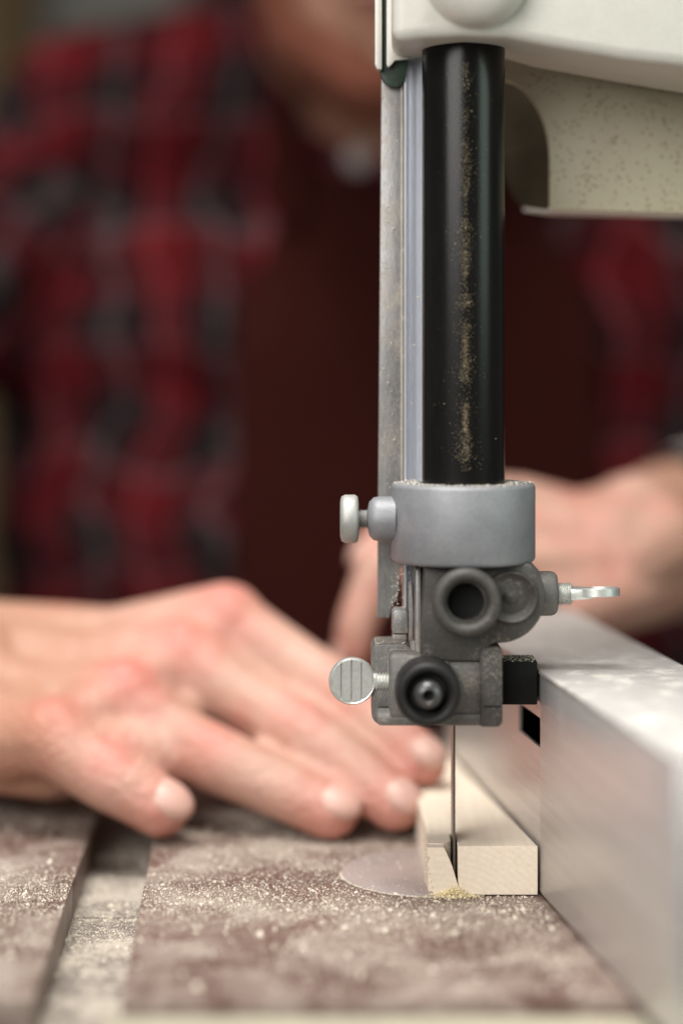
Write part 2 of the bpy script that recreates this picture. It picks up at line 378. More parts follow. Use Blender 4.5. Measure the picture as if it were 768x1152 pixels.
# inner back
obj('bored_boss', bm, M['darkcast'], br, 60)
bm = nb(); c = P(524, 677, .575); lathe(bm, [(0, 20 * s), (.001, 20 * s)], (c.x, .5768, c.z), Y_, 48)
obj('bore_bottom', bm, M['hole'], br)
bm = nb(); c = P(575, 672, .575)
lathe(bm, [(.003, 31 * s), (.0, 30 * s), (-.0006, 28 * s), (.0, 25 * s), (.0018, 20 * s), (.0022, 12 * s), (.0012, 8 * s), (.0004, 1 * s)], (c.x, .5752, c.z), Y_, 48)
obj('round_dimple', bm, M['darkcast'], br, 60)
bm = nb(); c = P(606, 668, .59); p1 = px(1, .592)
lathe(bm, [(0, 25 * p1), (13 * p1, 25 * p1), (17 * p1, 24 * p1), (20 * p1, 21 * p1), (21 * p1, 12 * p1)], (c.x, .591, c.z), X_, 48)
obj('screw_boss', bm, M['midcast'], br, 60)
# right thumb screw, wing lying flat
bm = nb(); c = P(626, 668, .591)
lathe(bm, [(p1 * 1.15 * i, p1 * (13 if i % 2 else 10.5)) for i in range(15)] + [(17.5 * p1, 9 * p1), (19 * p1, 6 * p1), (26 * p1, 4.5 * p1)], (c.x, .591, c.z), X_, 32)
b = nb(); cc = P(672, 666, .591); lathe(b, [(-4.2 * p1, 20 * p1), (-5 * p1, 22 * p1), (-4.5 * p1, 24.5 * p1), (3.5 * p1, 24.5 * p1), (5.2 * p1, 22.5 * p1), (5.2 * p1, 21 * p1), (3.2 * p1, 19 * p1)], (0, 0, 0), Z_, 64)
bmesh.ops.transform(b, matrix=Matrix.Translation((cc.x, .591, cc.z)) @ Matrix.Rotation(math.radians(-1.5), 4, 'Y') @ Matrix.Rotation(math.radians(-4.5), 4, 'X'), verts=b.verts); merge(bm, b)
b = nb(); prism(b, [(640, 661), (656, 661.5), (668, 662), (668, 671), (656, 673), (640, 674)], .587, .595, .0004, .591); merge(bm, b)
obj('thumb_screw', bm, M['zinc'], br, 40, label='thumb screw with its flat head lying level')

# ---- lower guide block
bm = nb()
prism(bm, [(418, 731), (421, 725), (455, 724), (462, 729), (462, 790), (458, 815), (424, 815), (418, 808)], .589, .606, .0008)
prism(bm, [(438, 741), (442, 737), (470, 738), (505, 744), (505, 808), (438, 808)], .5775, .6, .0009)
prism(bm, [(424, 803), (562, 803), (562, 817), (424, 817)], .578, .606, .0011)
box(bm, P(424, 0, .588).x, P(441, 0, .588).x, .5878, .589, P(0, 795, .588).z, P(0, 772, .588).z, .0003)
gb = obj('guide_block', bm, M['midcast'], saw, 30)
bm = nb(); prism(bm, [(496, 744), (547, 744), (547, 806), (496, 806)], .5790, .598, .0005)
obj('face_plate', bm, M['midcast'], gb, 30)
bm = nb(); prism(bm, [(540, 732), (543, 728), (561, 728), (565, 732), (565, 813), (561, 818), (540, 818)], .5765, .604, .0008)
obj('upright_bar', bm, M['darkcast'], gb, 30)
bm = nb(); prism(bm, [(544, 794.2), (564, 794.2), (564, 795.8), (544, 795.8)], .5762, .5766, 0); obj('bar_groove', bm, M['hole'], gb, 0)
bm = nb(); c = P(481, 780, .566); s = px(1, .562)
lathe(bm, [(.013, 37 * s), (.003, 37 * s), (.0012, 36 * s), (.0002, 33 * s), (0, 30 * s), (.0006, 26 * s), (.003, 23 * s), (.006, 21 * s), (.006, 2 * s)], (c.x, .563, c.z), Y_, 72)
kn = obj('clamp_knob', bm, M['black'], gb, 60)
bm = nb(); lathe(bm, [(.006, 16.5 * s), (.001, 16.5 * s), (-.0004, 15.5 * s), (-.0014, 12.5 * s), (-.0018, 8 * s), (-.0014, 6.2 * s), (.0015, 5.6 * s), (.0015, .5 * s)], (c.x, .563, c.z), Y_, 48)
obj('socket_cap', bm, M['cap'], kn, 60)
bm = nb(); lathe(bm, [(0, 5.4 * s), (.0005, 5.4 * s)], (c.x, .5642, c.z), Y_, 6); obj('socket', bm, M['hole'], kn, 0)
# black square guide rod
bm = nb(); pbox(bm, 563, 604, 744, 793, .590, .603, .0004); obj('guide_rod', bm, M['graphite'], gb, 30)
# left thumb screw facing the lens, grooved pads
bm = nb(); c = P(396, 766, .589); q = px(1, .589)
lathe(bm, [(0.0014, 25.5 * q), (.0006, 26.5 * q), (-.0012, 26.5 * q), (-.0018, 25 * q), (-.0016, 23.2 * q), (-.0010, 22.8 * q)], (c.x, .5895, c.z), Y_, 64)
rp = 23.6
for x0, x1 in ((-22.8, -13.2), (-11.2, -1.6), (.4, 9.6), (11.6, 22.8)):
    us = [x0 + (x1 - x0) * i / 8 for i in range(9)]
    top = [(396 + u, 766 - math.sqrt(max(rp * rp - u * u, 1))) for u in us]; bot = [(396 + u, 766 + math.sqrt(max(rp * rp - u * u, 1))) for u in us]
    prism(bm, top + bot[::-1], .5876, .589, 0)
prism(bm, [(414, 746), (419, 754), (423, 758), (423, 774), (419, 778), (414, 786), (410, 786), (410, 746)], .5885, .5905, .0003)
lathe(bm, [(0, 8 * q)] + [(q * (1 + 1.75 * i), q * (11.5 if i % 2 else 8.6)) for i in range(11)], (P(421, 0, .589).x, .5895, c.z - .0003), X_, 32)
obj('thumb_screw', bm, M['zinc'], gb, 35, label='thumb screw with round grooved head facing forward')
# hex nut and small screws hanging behind the rails
bm = nb(); c = P(451, 703, .602)
b = nb(); lathe(b, [(-.0022, px(12, .6)), (.0022, px(12, .6))], (0, 0, 0), X_, 6)
prism(bm, [(441, 689), (444, 686), (456, 686), (459, 690), (459, 712), (457, 713), (441, 713)], .598, .606, .0005)
prism(bm, [(441.5, 713.5), (457, 713.5), (457, 722), (441.5, 722)], .599, .606, .0003); b.free()
prism(bm, [(459.5, 660), (463, 655), (465, 690), (464, 724), (459.5, 724)], .597, .606, .0003)
prism(bm, [(467, 640), (473.5, 640), (473.5, 736), (470, 742), (467, 730)], .586, .603, .0005)
lathe(bm, [(0, px(5, .6)), (px(14, .6), px(5, .6))], P(466, 735, .59), Z_, 16)
obj('rail_bolt', bm, M['steel'], saw, 30)

# ---- blade
bm = nb(); bx_ = P(510.6, 0, .5935).x
pts = []
z1 = P(0, 800, .594).z; n = int((z1 + .012) / .0016)
bb = nb(); prof = [(.5935, -.012), (.5935, z1)]
for i in range(n):
    z = z1 - i * .0016; prof += [(.6045, z), (.6057, z - .0012)]
prof.append((.6045, -.012))
f = [bb.verts.new((bx_ - .00033, y, z)) for y, z in prof]; k = [bb.verts.new((bx_ + .00033, y, z)) for y, z in prof]
bb.faces.new(f); bb.faces.new(k[::-1])
for i in range(len(prof)): bb.faces.new((f[i], k[i], k[(i + 1) % len(prof)], f[(i + 1) % len(prof)]))
merge(bm, bb); obj('saw_blade', bm, M['blade'], saw, 0)

# ================================================================== FENCE
FS = -.14
def fx(d): return .0587 + FS * (d - .59)
fence = thing('rip_fence', 'long aluminium rip fence standing on the saw table at the right of the pale board', 'rip fence', (.08, .59, 0))
HZ = .0666
bm = nb(); W = .046; ya, yb = .459, .5905
quadprism(bm, [(fx(ya), ya), (fx(ya) + W, ya), (fx(yb) + W, yb), (fx(yb), yb)], .0006, HZ - .0015, .0009)
face = obj('fence_body', bm, M['alu'], fence, 30)
# far length: a wall with a slot through it, set 0.6 mm back
yc, yd = .5912, .735; off = .0006; T = .0009
def wallpiece(bm, a, c, z0, z1): quadprism(bm, [(fx(a) + off, a), (fx(a) + off + T, a), (fx(c) + off + T, c), (fx(c) + off, c)], z0, z1, 0)
s0, s1 = .5916, .6195; za, zbb = P(0, 841, .595).z + .0005, P(0, 806, .595).z
bm = nb(); wallpiece(bm, s1, yd, .0006, HZ - .0015); wallpiece(bm, yc, s1, .0006, za); wallpiece(bm, yc, s1, zbb, HZ - .0015)
quadprism(bm, [(fx(yc) + W - T, yc), (fx(yc) + W, yc), (fx(yd) + W, yd), (fx(yd) + W - T, yd)], .0006, HZ - .0015, 0)
obj('slotted_length', bm, M['alu'], fence, 30)
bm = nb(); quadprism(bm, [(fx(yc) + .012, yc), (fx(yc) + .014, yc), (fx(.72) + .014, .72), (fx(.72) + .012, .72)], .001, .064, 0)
obj('slot_back', bm, M['hole'], fence, 0)  # black sheet added behind the slot, standing in for the hollow's shade
bm = nb(); quadprism(bm, [(fx(ya), ya), (fx(ya) + W, ya), (fx(yd) + W, yd), (fx(yd), yd)], HZ - .0014, HZ, .0005)
obj('fence_top', bm, M['alutop'], fence, 30)

# ================================================================== BOARD
board = thing('wooden_board', 'pale wooden board lying against the fence with its cut end at the blade', 'board', (.04, .65, 0))
BZ = .0147; k = .0007
bm = nb()
kx0 = bx_ - .0008; kx1 = P(515, 0, .5895).x
yb = .742
quadprism(bm, [(kx1, .5897), (fx(.5897) - k, .5897), (fx(yb) - k, yb), (kx1 - .012, yb), (kx1 - .003, .62), (kx1, .6062)], .0003, BZ, .0002)
quadprism(bm, [(.0262, .6062), (kx1, .6062), (kx1 - .003, .62), (kx1 - .012, yb), (.0150, yb), (.0243, .68)], .0003, BZ, .0002)
obj('main_piece', bm, M['wood'], board, 20)
# torn offcut to the left of the blade, curling down to a point
bm = nb(); jl = lambda: random.uniform(-2.6, 2.2)
prism(bm, [(480, 953.5), (499, 953.5), (503, 962), (508, 974), (513, 990), (518.5, 1007.5), (489, 1007.5)] + [(488 - (1007 - y) * .13 + jl(), y) for y in range(1004, 957, -3)], .5890, .5932)
quadprism(bm, [(.0258, .5931), (kx0 - .0026, .5931), (kx0 - .0001, .5965), (kx0 - .0001, .6062), (.0252, .6062)], .0004, BZ, .0001)
obj('torn_offcut', bm, M['wood'], board, 20)
bm = nb()                                                # splinters
for i in range(70):
    y = random.uniform(.5895, .600); z = random.uniform(.001, BZ); x = P(479 + (BZ - z) / BZ * 8, 0, .591).x + .0005
    dr = Vector((-1, random.uniform(-.5, .5), random.uniform(-.5, .9))).normalized(); ln = random.uniform(.0005, .0022)
    lathe(bm, [(-.0008, random.uniform(.0001, .00025)), (ln, .00004)], (x, y, z), dr, 5)
obj('splinters', bm, M['wood'], board, 0)

# ================================================================== SAWDUST
OCT = np.array([[1, 0, 0], [-1, 0, 0], [0, 1, 0], [0, -1, 0], [0, 0, 1], [0, 0, -1]], float)
OF = np.array([[0, 2, 4], [2, 1, 4], [1, 3, 4], [3, 0, 4], [2, 0, 5], [1, 2, 5], [3, 1, 5], [0, 3, 5]])
def grains(name, pts, sizes, m, label, flat=.5):
    n = len(pts); pts = np.asarray(pts, float); sizes = np.asarray(sizes, float)
    rnd = rng.normal(size=(n, 3, 3)); q, _ = np.linalg.qr(rnd)
    sc3 = sizes[:, None] * rng.uniform([.5, .5, .25], [1.2, 1.2, .7], (n, 3))
    v = OCT[None] * sc3[:, None, :]; v = np.einsum('nij,nkj->nki', q, v) + pts[:, None, :]
    f = OF[None] + (np.arange(n) * 6)[:, None, None]
    me = bpy.data.meshes.new(name); me.from_pydata(v.reshape(-1, 3).tolist(), [], f.reshape(-1, 3).tolist()); me.validate()
    o = obj(name, me, m, None, 0); return tag(o, label, 'sawdust', kind='stuff')
# clumpy density over the table from a few random blobs
bl = [(rng.uniform(-.2, .06), rng.uniform(.49, .70), rng.uniform(.008, .035), rng.uniform(.3, 1)) for _ in range(46)]
bl += [(-.02 + .03 * i, .577 + rng.normal() * .006, .02, 1.2) for i in range(-3, 3)] + [(.045, .565, .012, 1.2), (.055, .53, .014, 1.2), (.035, .58, .012, 1.5), (-.09, .592, .02, 1.4), (-.05, .68, .014, 1.6), (-.02, .69, .02, 1.2), (-.14, .60, .02, 1.2)]
bl = np.array(bl)
def dens(x, y):
    d = ((x[:, None] - bl[None, :, 0]) ** 2 + (1.0 * (y[:, None] - bl[None, :, 1])) ** 2) / bl[None, :, 2] ** 2
    return (bl[None, :, 3] * np.exp(-d)).sum(1)
n = 150000; x = rng.uniform(-.21, .078, n); y = rng.uniform(.4955, .76, n)
keep = (rng.uniform(size=n) < np.clip(.03 + .42 * dens(x, y), 0, .85)) & (x < fx(y) - .0015)
keep &= ~((x > .0255) & (y > .589))
x, y = x[keep], y[keep]
ta = rng.uniform(math.pi * 1.0, math.pi * 1.75, 900); rr0 = .0288 + rng.normal(size=900) * .00018
x = np.concatenate([x, .0285 + np.cos(ta) * rr0]); y = np.concatenate([y, .6165 + np.sin(ta) * rr0])
slot = (x > tx(SL, y) - .0002) & (x < tx(SR, y) + .0002)
ins = ((x - .0285) ** 2 + (y - .6165) ** 2) < .0285 ** 2
k2 = ~(ins & (rng.uniform(size=len(x)) < .86)); x, y, slot, ins = x[k2], y[k2], slot[k2], ins[k2]
sz = np.exp(rng.normal(math.log(.00020), .42, len(x))); big = rng.uniform(size=len(x)) < .004; sz[big] *= 3.2
z = np.where(slot, -.0109, np.where(ins, .0005, 0)) + sz * .3
xb = rng.uniform(-.14, .06, 90); yb_ = rng.uniform(.497, .575, 90); kb = xb < fx(yb_) - .004; sb = rng.uniform(.0005, .0013, 90)
sl_ = (xb > tx(SL, yb_) - .0012) & (xb < tx(SR, yb_) + .0012); kb &= ~sl_
x = np.concatenate([x, xb[kb]]); y = np.concatenate([y, yb_[kb]]); z = np.concatenate([z, sb[kb] * .35]); sz = np.concatenate([sz, sb[kb]])
grains('table_sawdust', np.stack([x, y, z], 1), sz, M['dustm'], 'pale sawdust scattered over the dark steel saw table')
# pile at the foot of the torn offcut
n = 1500; a = rng.normal(size=(n, 2)); px_ = .0330 + a[:, 0] * .0032; py_ = .5895 + a[:, 1] * .0016
hh = .0035 * np.exp(-(a ** 2).sum(1) * .6); pz = rng.uniform(0, 1, n) * hh + .0003
ok = ~((px_ > kx1) & (py_ > .5892)); 
grains('sawdust_pile', np.stack([px_, py_, pz], 1)[ok], np.exp(rng.normal(math.log(.00026), .35, n))[ok], M['dusty'], 'small yellow heap of sawdust at the foot of the blade')
# streak clinging to the front of the black post
n = 8500; zz = rng.uniform(P(0, 530, .58).z, P(0, 70, .58).z, n); r = px(46.5, .592)
w = .13 + .05 * np.sin(zz * 300) ; an = rng.normal(size=n) * w * rng.choice([.5, 1.6], n, p=[.8, .2]) - .02
dk = .3 + .7 * (np.sin(zz * 410) * np.sin(zz * 173 + 1) > -.25); kp = rng.uniform(size=n) < dk * np.clip(1.35 - (zz - .13) * 7, .2, 1)
pp = np.stack([PX + np.sin(an) * r, PD - np.cos(an) * r, zz], 1)[kp]
grains('post_sawdust', pp, np.exp(rng.normal(math.log(.00010), .45, n))[kp], surf('old_sawdust', (.27, .215, .14), 1., 0, .2, bmp=0, spec=.02), 'thin vertical streak of sawdust clinging to the black guide post')
# dust on ledges of the guide
def ledge(X0, X1, Y, d0, d1, n): 
    return np.stack([rng.uniform(P(X0, 0, .59).x, P(X1, 0, .59).x, n), rng.uniform(d0, d1, n), np.full(n, P(0, Y, .59).z)], 1)
L = [ledge(422, 456, 724.5, .590, .604, 500), ledge(440, 470, 738, .578, .589, 160), ledge(498, 545, 744, .579, .5795, 60), ledge(566, 602, 744, .590, .602, 350)]
th = rng.uniform(0, 2 * math.pi, 700); rr_ = rng.uniform(px(49, .59), px(79, .59), 700)
L.append(np.stack([cz + np.cos(th) * rr_, .59 + np.sin(th) * rr_, np.full(700, zt + .0 if False else P(0, 543, .59).z + .0001)], 1))
n = 420; L.append(np.stack([P(rng.uniform(429, 473), 0, .607).x + 0 * np.zeros(n) if False else rng.uniform(P(429, 0, .607).x, P(472, 0, .607).x, n), np.full(n, .6068), rng.uniform(P(0, 694, .607).z, P(0, 100, .607).z, n)], 1))
n = 260; L.append(np.stack([rng.uniform(P(440, 0, .605).x, P(470, 0, .605).x, n), np.full(n, .6030), rng.uniform(P(0, 700, .605).z, P(0, 640, .605).z, n)], 1))
L = np.concatenate(L); grains('guide_sawdust', L, np.exp(rng.normal(math.log(.00017), .4, len(L))), M['dustm'], 'pale sawdust lodged on the ledges of the grey blade guide')

# ================================================================== PERSON
def rcone(bm, a, b_, ra, rb, seg=20):
    a = Vector(a); b_ = Vector(b_); b = nb()
    for c, r in ((a, ra), (b_, rb)):
        bmesh.ops.create_icosphere(b, subdivisions=2, radius=r, matrix=Matrix.Translation(c))
    res = bmesh.ops.convex_hull(b, input=b.verts[:])
    bmesh.ops.delete(b, geom=list({e for e in res['geom_interior'] + res['geom_unused'] if isinstance(e, bmesh.types.BMVert)}), context='VERTS')
    merge(bm, b)
def chain(bm, pts):
    for (a, ra), (c, rc) in zip(pts, pts[1:]): rcone(bm, a, c, ra, rc)
def ell(bm, c, r3, rot=None):
    m_ = Matrix.Translation(c) @ (rot or Matrix()) @ Matrix.Diagonal((*r3, 1)); bmesh.ops.create_icosphere(bm, subdivisions=3, radius=1, matrix=m_)
def fuse(name, bm, m, parent, voxel, it=6, label=None, sub=False):
    me = bpy.data.meshes.new('t'); bm.to_mesh(me); bm.free(); o = bpy.data.objects.new('t', me); C.objects.link(o)
    r = o.modifiers.new('r', 'REMESH'); r.mode = 'VOXEL'; r.voxel_size = voxel; r.use_smooth_shade = True
    s = o.modifiers.new('s', 'SMOOTH'); s.factor = .5; s.iterations = it
    dg_ = bpy.context.evaluated_depsgraph_get(); me2 = bpy.data.meshes.new_from_object(o.evaluated_get(dg_)); me2.materials.clear()
    bpy.data.objects.remove(o); bpy.data.meshes.remove(me)
    ob = obj(name, me2, m, parent, 0, label); me2.polygons.foreach_set('use_smooth', [True] * len(me2.polygons)); return ob

TXC, TYC = .03, 1.14
person = thing('person', 'person in red plaid shirt and maroon apron guiding the board with both hands', 'person', (TXC, TYC, -.25))
bm = nb()
# --- hand on the table (fingers point right), wrist leaves the frame at left
def Q(X, Y, d): return P(X, Y, d)
wr = Q(-45, 778, .715)
mcp = {'index': (Q(254, 702, .722), .0135), 'middle': (Q(205, 742, .706), .0130), 'ring': (Q(140, 785, .688), .0125), 'little': (Q(62, 826, .668), .0115)}
bas = {'index': Q(-25, 735, .745), 'middle': Q(-35, 750, .73), 'ring': Q(-45, 785, .71), 'little': Q(-50, 805, .695)}
for f_, (p, r_) in mcp.items(): chain(bm, [(bas[f_], .0205), (bas[f_].lerp(p, .55) + Vector((0, 0, -.004)), .0155), (p, r_ * 1.16)])
chain(bm, [(Q(40, 820, .69), .018), (Q(110, 815, .70), .017), (Q(190, 790, .72), .016)])
chain(bm, [(Q(60, 835, .668), .013), (Q(120, 850, .668), .0115), (Q(175, 850, .674), .0105), (Q(195, 853, .675), .009)])
chain(bm, [(Q(130, 800, .690), .0125), (Q(200, 800, .694), .0100)])
chain(bm, [(Q(210, 760, .707), .0125), (Q(270, 768, .710), .0095)])
chain(bm, [(Q(-20, 840, .69), .016), (Q(60, 858, .685), .0135), (Q(110, 850, .685), .012)])
chain(bm, [(mcp['index'][0], .0120), (mcp['middle'][0], .012), (mcp['ring'][0], .0115), (mcp['little'][0], .011)])
fing = {
 'index': [(mcp['index'][0], .0120), (Q(330, 748, .712), .0100), (Q(392, 790, .700), .0102), (Q(440, 828, .686), .0090), (Q(474, 857, .674), .0080)],
 'middle': [(mcp['middle'][0], .0125), (Q(270, 785, .697), .0100), (Q(334, 822, .684), .0104), (Q(395, 865, .672), .0092), (Q(444, 905, .661), .0082)],
 'ring': [(mcp['ring'][0], .0118), (Q(185, 822, .682), .0098), (Q(240, 853, .673), .0102), (Q(312, 885, .666), .0092), (Q(372, 914, .659), .0084)],
 'little': [(mcp['little'][0], .0115), (Q(92, 855, .663), .0100), (Q(122, 873, .660), .0100), (Q(155, 892, .658), .0092), (Q(180, 909, .656), .0086)],
}
for k_ in fing: fing[k_] = [(p, r_ * (1.16 if k_ != 'little' else 1.2)) for p, r_ in fing[k_]]
for f_ in fing.values(): chain(bm, f_)
chain(bm, [(Q(-20, 740, .755), .019), (Q(70, 780, .785), .0135), (Q(150, 800, .80), .0115), (Q(215, 815, .80), .0095)])     # thumb behind the palm
elb = Vector((-.33, .93, .09)); chain(bm, [(wr, .0285), (wr.lerp(elb, .5), .036), (elb, .042), (Vector((-.19, 1.10, .24)), .05)])
# --- far hand (fingers point left and curl down onto the board)
w2 = Q(752, 590, .875)
m2 = {'index': (Q(652, 588, .800), .0130), 'middle': (Q(655, 612, .785), .0130), 'ring': (Q(660, 640, .775), .0120), 'little': (Q(668, 662, .77), .0110)}
for f_, (p, r_) in m2.items(): chain(bm, [(w2 + Vector((0, 0, (m2[f_][0].z - m2['middle'][0].z) * .5)), .023), (w2.lerp(p, .5), .0185), (p, r_)])
chain(bm, [(Q(715, 590, .81), .022), (Q(680, 620, .79), .020)])
chain(bm, [(Q(740, 612, .80), .021), (Q(700, 640, .785), .019)])
f2 = {
 'index': [(m2['index'][0], .0125), (Q(590, 566, .795), .0105), (Q(520, 560, .79), .0105), (Q(450, 585, .785), .0095), (Q(420, 625, .78), .0086)],
 'middle': [(m2['middle'][0], .0125), (Q(580, 600, .78), .0105), (Q(500, 595, .772), .0105), (Q(425, 640, .768), .0092), (Q(402, 700, .765), .0084), (Q(396, 735, .765), .0080)],
 'ring': [(m2['ring'][0], .0118), (Q(600, 640, .765), .0100), (Q(540, 645, .758), .0100), (Q(495, 690, .755), .0088), (Q(480, 745, .755), .0080)],
 'little': [(m2['little'][0], .0108), (Q(620, 672, .76), .0092), (Q(575, 680, .752), .0090), (Q(545, 720, .75), .0080), (Q(535, 760, .75), .0074)],
}
for f_ in f2.values(): chain(bm, f_)
chain(bm, [(Q(735, 650, .80), .019), (Q(690, 672, .775), .0150), (Q(640, 690, .762), .0125), (Q(600, 705, .76), .0100)])       # thumb
e2 = Vector((.36, 1.0, .03)); chain(bm, [(w2, .028), (w2.lerp(e2, .5), .038), (e2, .042), (Vector((.25, 1.12, .24)), .05)])
# --- torso, neck, head
for zz_, hw, r_ in ((-.25, .10, .10), (-.1, .09, .10), (.06, .10, .105), (.17, .115, .10)):
    rcone(bm, (TXC - hw, TYC, zz_), (TXC + hw, TYC, zz_), r_, r_)
for s_ in (-1, 1):
    chain(bm, [(Vector((TXC + s_ * .10, TYC, -.25)), .10), (Vector((TXC + s_ * .10, TYC, .06)), .10), (Vector((TXC + s_ * .12, TYC, .18)), .09), (Vector((TXC + s_ * .18, TYC - .01, .24)), .055)])
    rcone(bm, (TXC, TYC - .01, .27), (TXC + s_ * .17, TYC - .01, .245), .04, .045)
HC = Vector((.030, 1.00, .385))
chain(bm, [(Vector((TXC, TYC - .01, .24)), .05), (Vector((.025, 1.06, .31)), .055), (HC + Vector((0, .02, -.03)), .06)])
ell(bm, HC + Vector((0, .012, .025)), (.076, .095, .095)); ell(bm, HC + Vector((0, -.03, -.055)), (.058, .055, .05))
ell(bm, HC + Vector((0, -.062, -.098)), (.030, .026, .022)); ell(bm, HC + Vector((0, -.06, -.04)), (.042, .035, .045))
chain(bm, [(HC + Vector((0, -.088, .015)), .009), (HC + Vector((0, -.108, -.022)), .012)])
for s_ in (-1, 1):
    ell(bm, HC + Vector((s_ * .013, -.094, -.026)), (.009, .010, .008)); ell(bm, HC + Vector((s_ * .078, .012, 0)), (.009, .018, .030))
    ell(bm, HC + Vector((s_ * .040, -.060, -.02)), (.022, .022, .020)); chain(bm, [(HC + Vector((s_ * .012, -.083, .028)), .007), (HC + Vector((s_ * .050, -.068, .030)), .007)])
    ell(bm, HC + Vector((s_ * .052, -.005, -.062)), (.018, .04, .03))
body = fuse('body', bm, M['skin'], person, .0018, 5)
co = np.empty(len(body.data.vertices) * 3, 'f'); body.data.vertices.foreach_get('co', co); co = co.reshape(-1, 3) + np.array(WL[body])
fl_ = np.zeros(len(co)); 
for pt, rad, w_ in ([(mcp[k_][0] + Vector((0, -.006, .008)), .013, .75) for k_ in mcp] + [(fing[k_][2][0] + Vector((0, -.004, .006)), .009, .6) for k_ in fing] + [(fing[k_][-1][0], .012, .7) for k_ in fing]
                    + [(f2[k_][2][0], .010, .5) for k_ in f2] + [(m2[k_][0], .013, .5) for k_ in m2] + [(f2[k_][-1][0], .012, .5) for k_ in f2]):
    fl_ = np.maximum(fl_, .95 * w_ * np.exp(-((co - np.array(pt)) ** 2).sum(1) / rad ** 2))
tn = np.clip((-.075 - co[:, 0]) / .05, 0, .6) * (co[:, 1] < .95) + np.clip((co[:, 0] - .12) / .04, 0, .6) * (co[:, 1] < .95) + .6 * (co[:, 1] > .9)  # tan at the wrists; head and torso darkened, shade put into skin colour
for nm_, vals in (('flush', fl_), ('tan', tn)):
    at_ = body.data.attributes.new(nm_, 'FLOAT', 'POINT'); at_.data.foreach_set('value', vals.astype('f'))
# nails
def nail(tip, prev, up, r, far=False):
    tip = Vector(tip); dr = (tip - Vector(prev)).normalized(); up = Vector(up); up = (up - dr * up.dot(dr)).normalized(); sd = dr.cross(up)
    m_ = Matrix((( *sd, 0), (*dr, 0), (*up, 0), (0, 0, 0, 1))).transposed()
    m_ = Matrix.Translation(tip + up * (r * .52) + dr * r * .1) @ m_
    b = nb(); bmesh.ops.create_icosphere(b, subdivisions=3, radius=1, matrix=m_ @ Matrix.Diagonal((r * .72, r * .95, r * .50, 1)))
    obj('fingernail', b, M['nail'], body, 60)
for f_ in ('index', 'middle', 'ring', 'little'):
    ch_ = fing[f_]; nail(ch_[-1][0], ch_[-2][0], (.15, -.45, 1), ch_[-1][1])
for f_ in ('index', 'middle', 'ring', 'little'):
    ch_ = f2[f_]; nail(ch_[-1][0], ch_[-2][0], (-1, -.2, .3), ch_[-1][1])
# lips, eyes, hair
b = nb(); ell(b, HC + Vector((0, -.090, -.060)), (.024, .008, .0055)); obj('lips', b, M['lip'], body, 60)
for s_ in (-1, 1):
    b = nb(); ell(b, HC + Vector((s_ * .032, -.071, .012)), (.012, .010, .009)); obj('eye', b, M['eye'], body, 60)
b = nb(); ell(b, HC + Vector((0, .026, .045)), (.082, .098, .092)); obj('hair', b, M['hair'], person, 60)
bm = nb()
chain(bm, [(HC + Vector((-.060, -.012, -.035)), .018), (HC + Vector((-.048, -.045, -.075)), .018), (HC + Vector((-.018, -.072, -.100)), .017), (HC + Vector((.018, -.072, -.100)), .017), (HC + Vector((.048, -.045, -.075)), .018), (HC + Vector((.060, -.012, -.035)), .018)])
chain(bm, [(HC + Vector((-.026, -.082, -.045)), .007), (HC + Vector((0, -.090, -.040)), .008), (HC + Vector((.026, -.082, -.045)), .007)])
fuse('beard', bm, surf('ginger_beard', (.13, .045, .028), .9, 0, .3, spec=.1), person, .003, 3)  # red-brown mass added over the jaw to darken the face
# shirt
bm = nb(); g_ = .010
for zz_, hw, r_ in ((-.25, .11, .115), (-.1, .10, .115), (.06, .11, .12), (.17, .125, .112)):
    rcone(bm, (TXC - hw, TYC, zz_), (TXC + hw, TYC, zz_), r_, r_)
for s_ in (-1, 1):
    chain(bm, [(Vector((TXC + s_ * .11, TYC, -.25)), .115), (Vector((TXC + s_ * .11, TYC, .06)), .115), (Vector((TXC + s_ * .13, TYC, .18)), .10), (Vector((TXC + s_ * .185, TYC - .01, .235)), .066)])
    rcone(bm, (TXC + s_ * .045, TYC - .02, .315), (TXC + s_ * .165, TYC - .02, .277), .056, .070)
    rcone(bm, (TXC, TYC - .055, .262), (TXC + s_ * .04, TYC - .05, .27), .055, .055)
    rcone(bm, (TXC + s_ * .03, TYC - .085, .262), (TXC + s_ * .075, TYC - .03, .315), .012, .016)       # collar
fuse('shirt', bm, M['plaid'], person, .005, 4)
bm = nb(); cf = wr.lerp(elb, .42)
chain(bm, [(cf, .045), (elb + Vector((0, 0, .0)), .058), (Vector((-.265, 1.03, .17)), .066), (Vector((-.165, 1.12, .235)), .070)])
fuse('sleeve', bm, M['plaid2'], person, .005, 4)
bm = nb(); cf2 = w2.lerp(e2, .16)
chain(bm, [(cf2, .040), (e2, .058), (Vector((.31, 1.06, .14)), .066), (Vector((.225, 1.12, .235)), .070)])
fuse('sleeve', bm, M['plaid2'], person, .005, 4)
bm = nb(); dr = (e2 - w2).normalized(); lathe(bm, [(-.004, .0345), (0, .037), (.014, .0385), (.020, .039)], w2 + dr * .006, dr, 40, False, False)
obj('cuff', bm, M['cuff'], person, 60)
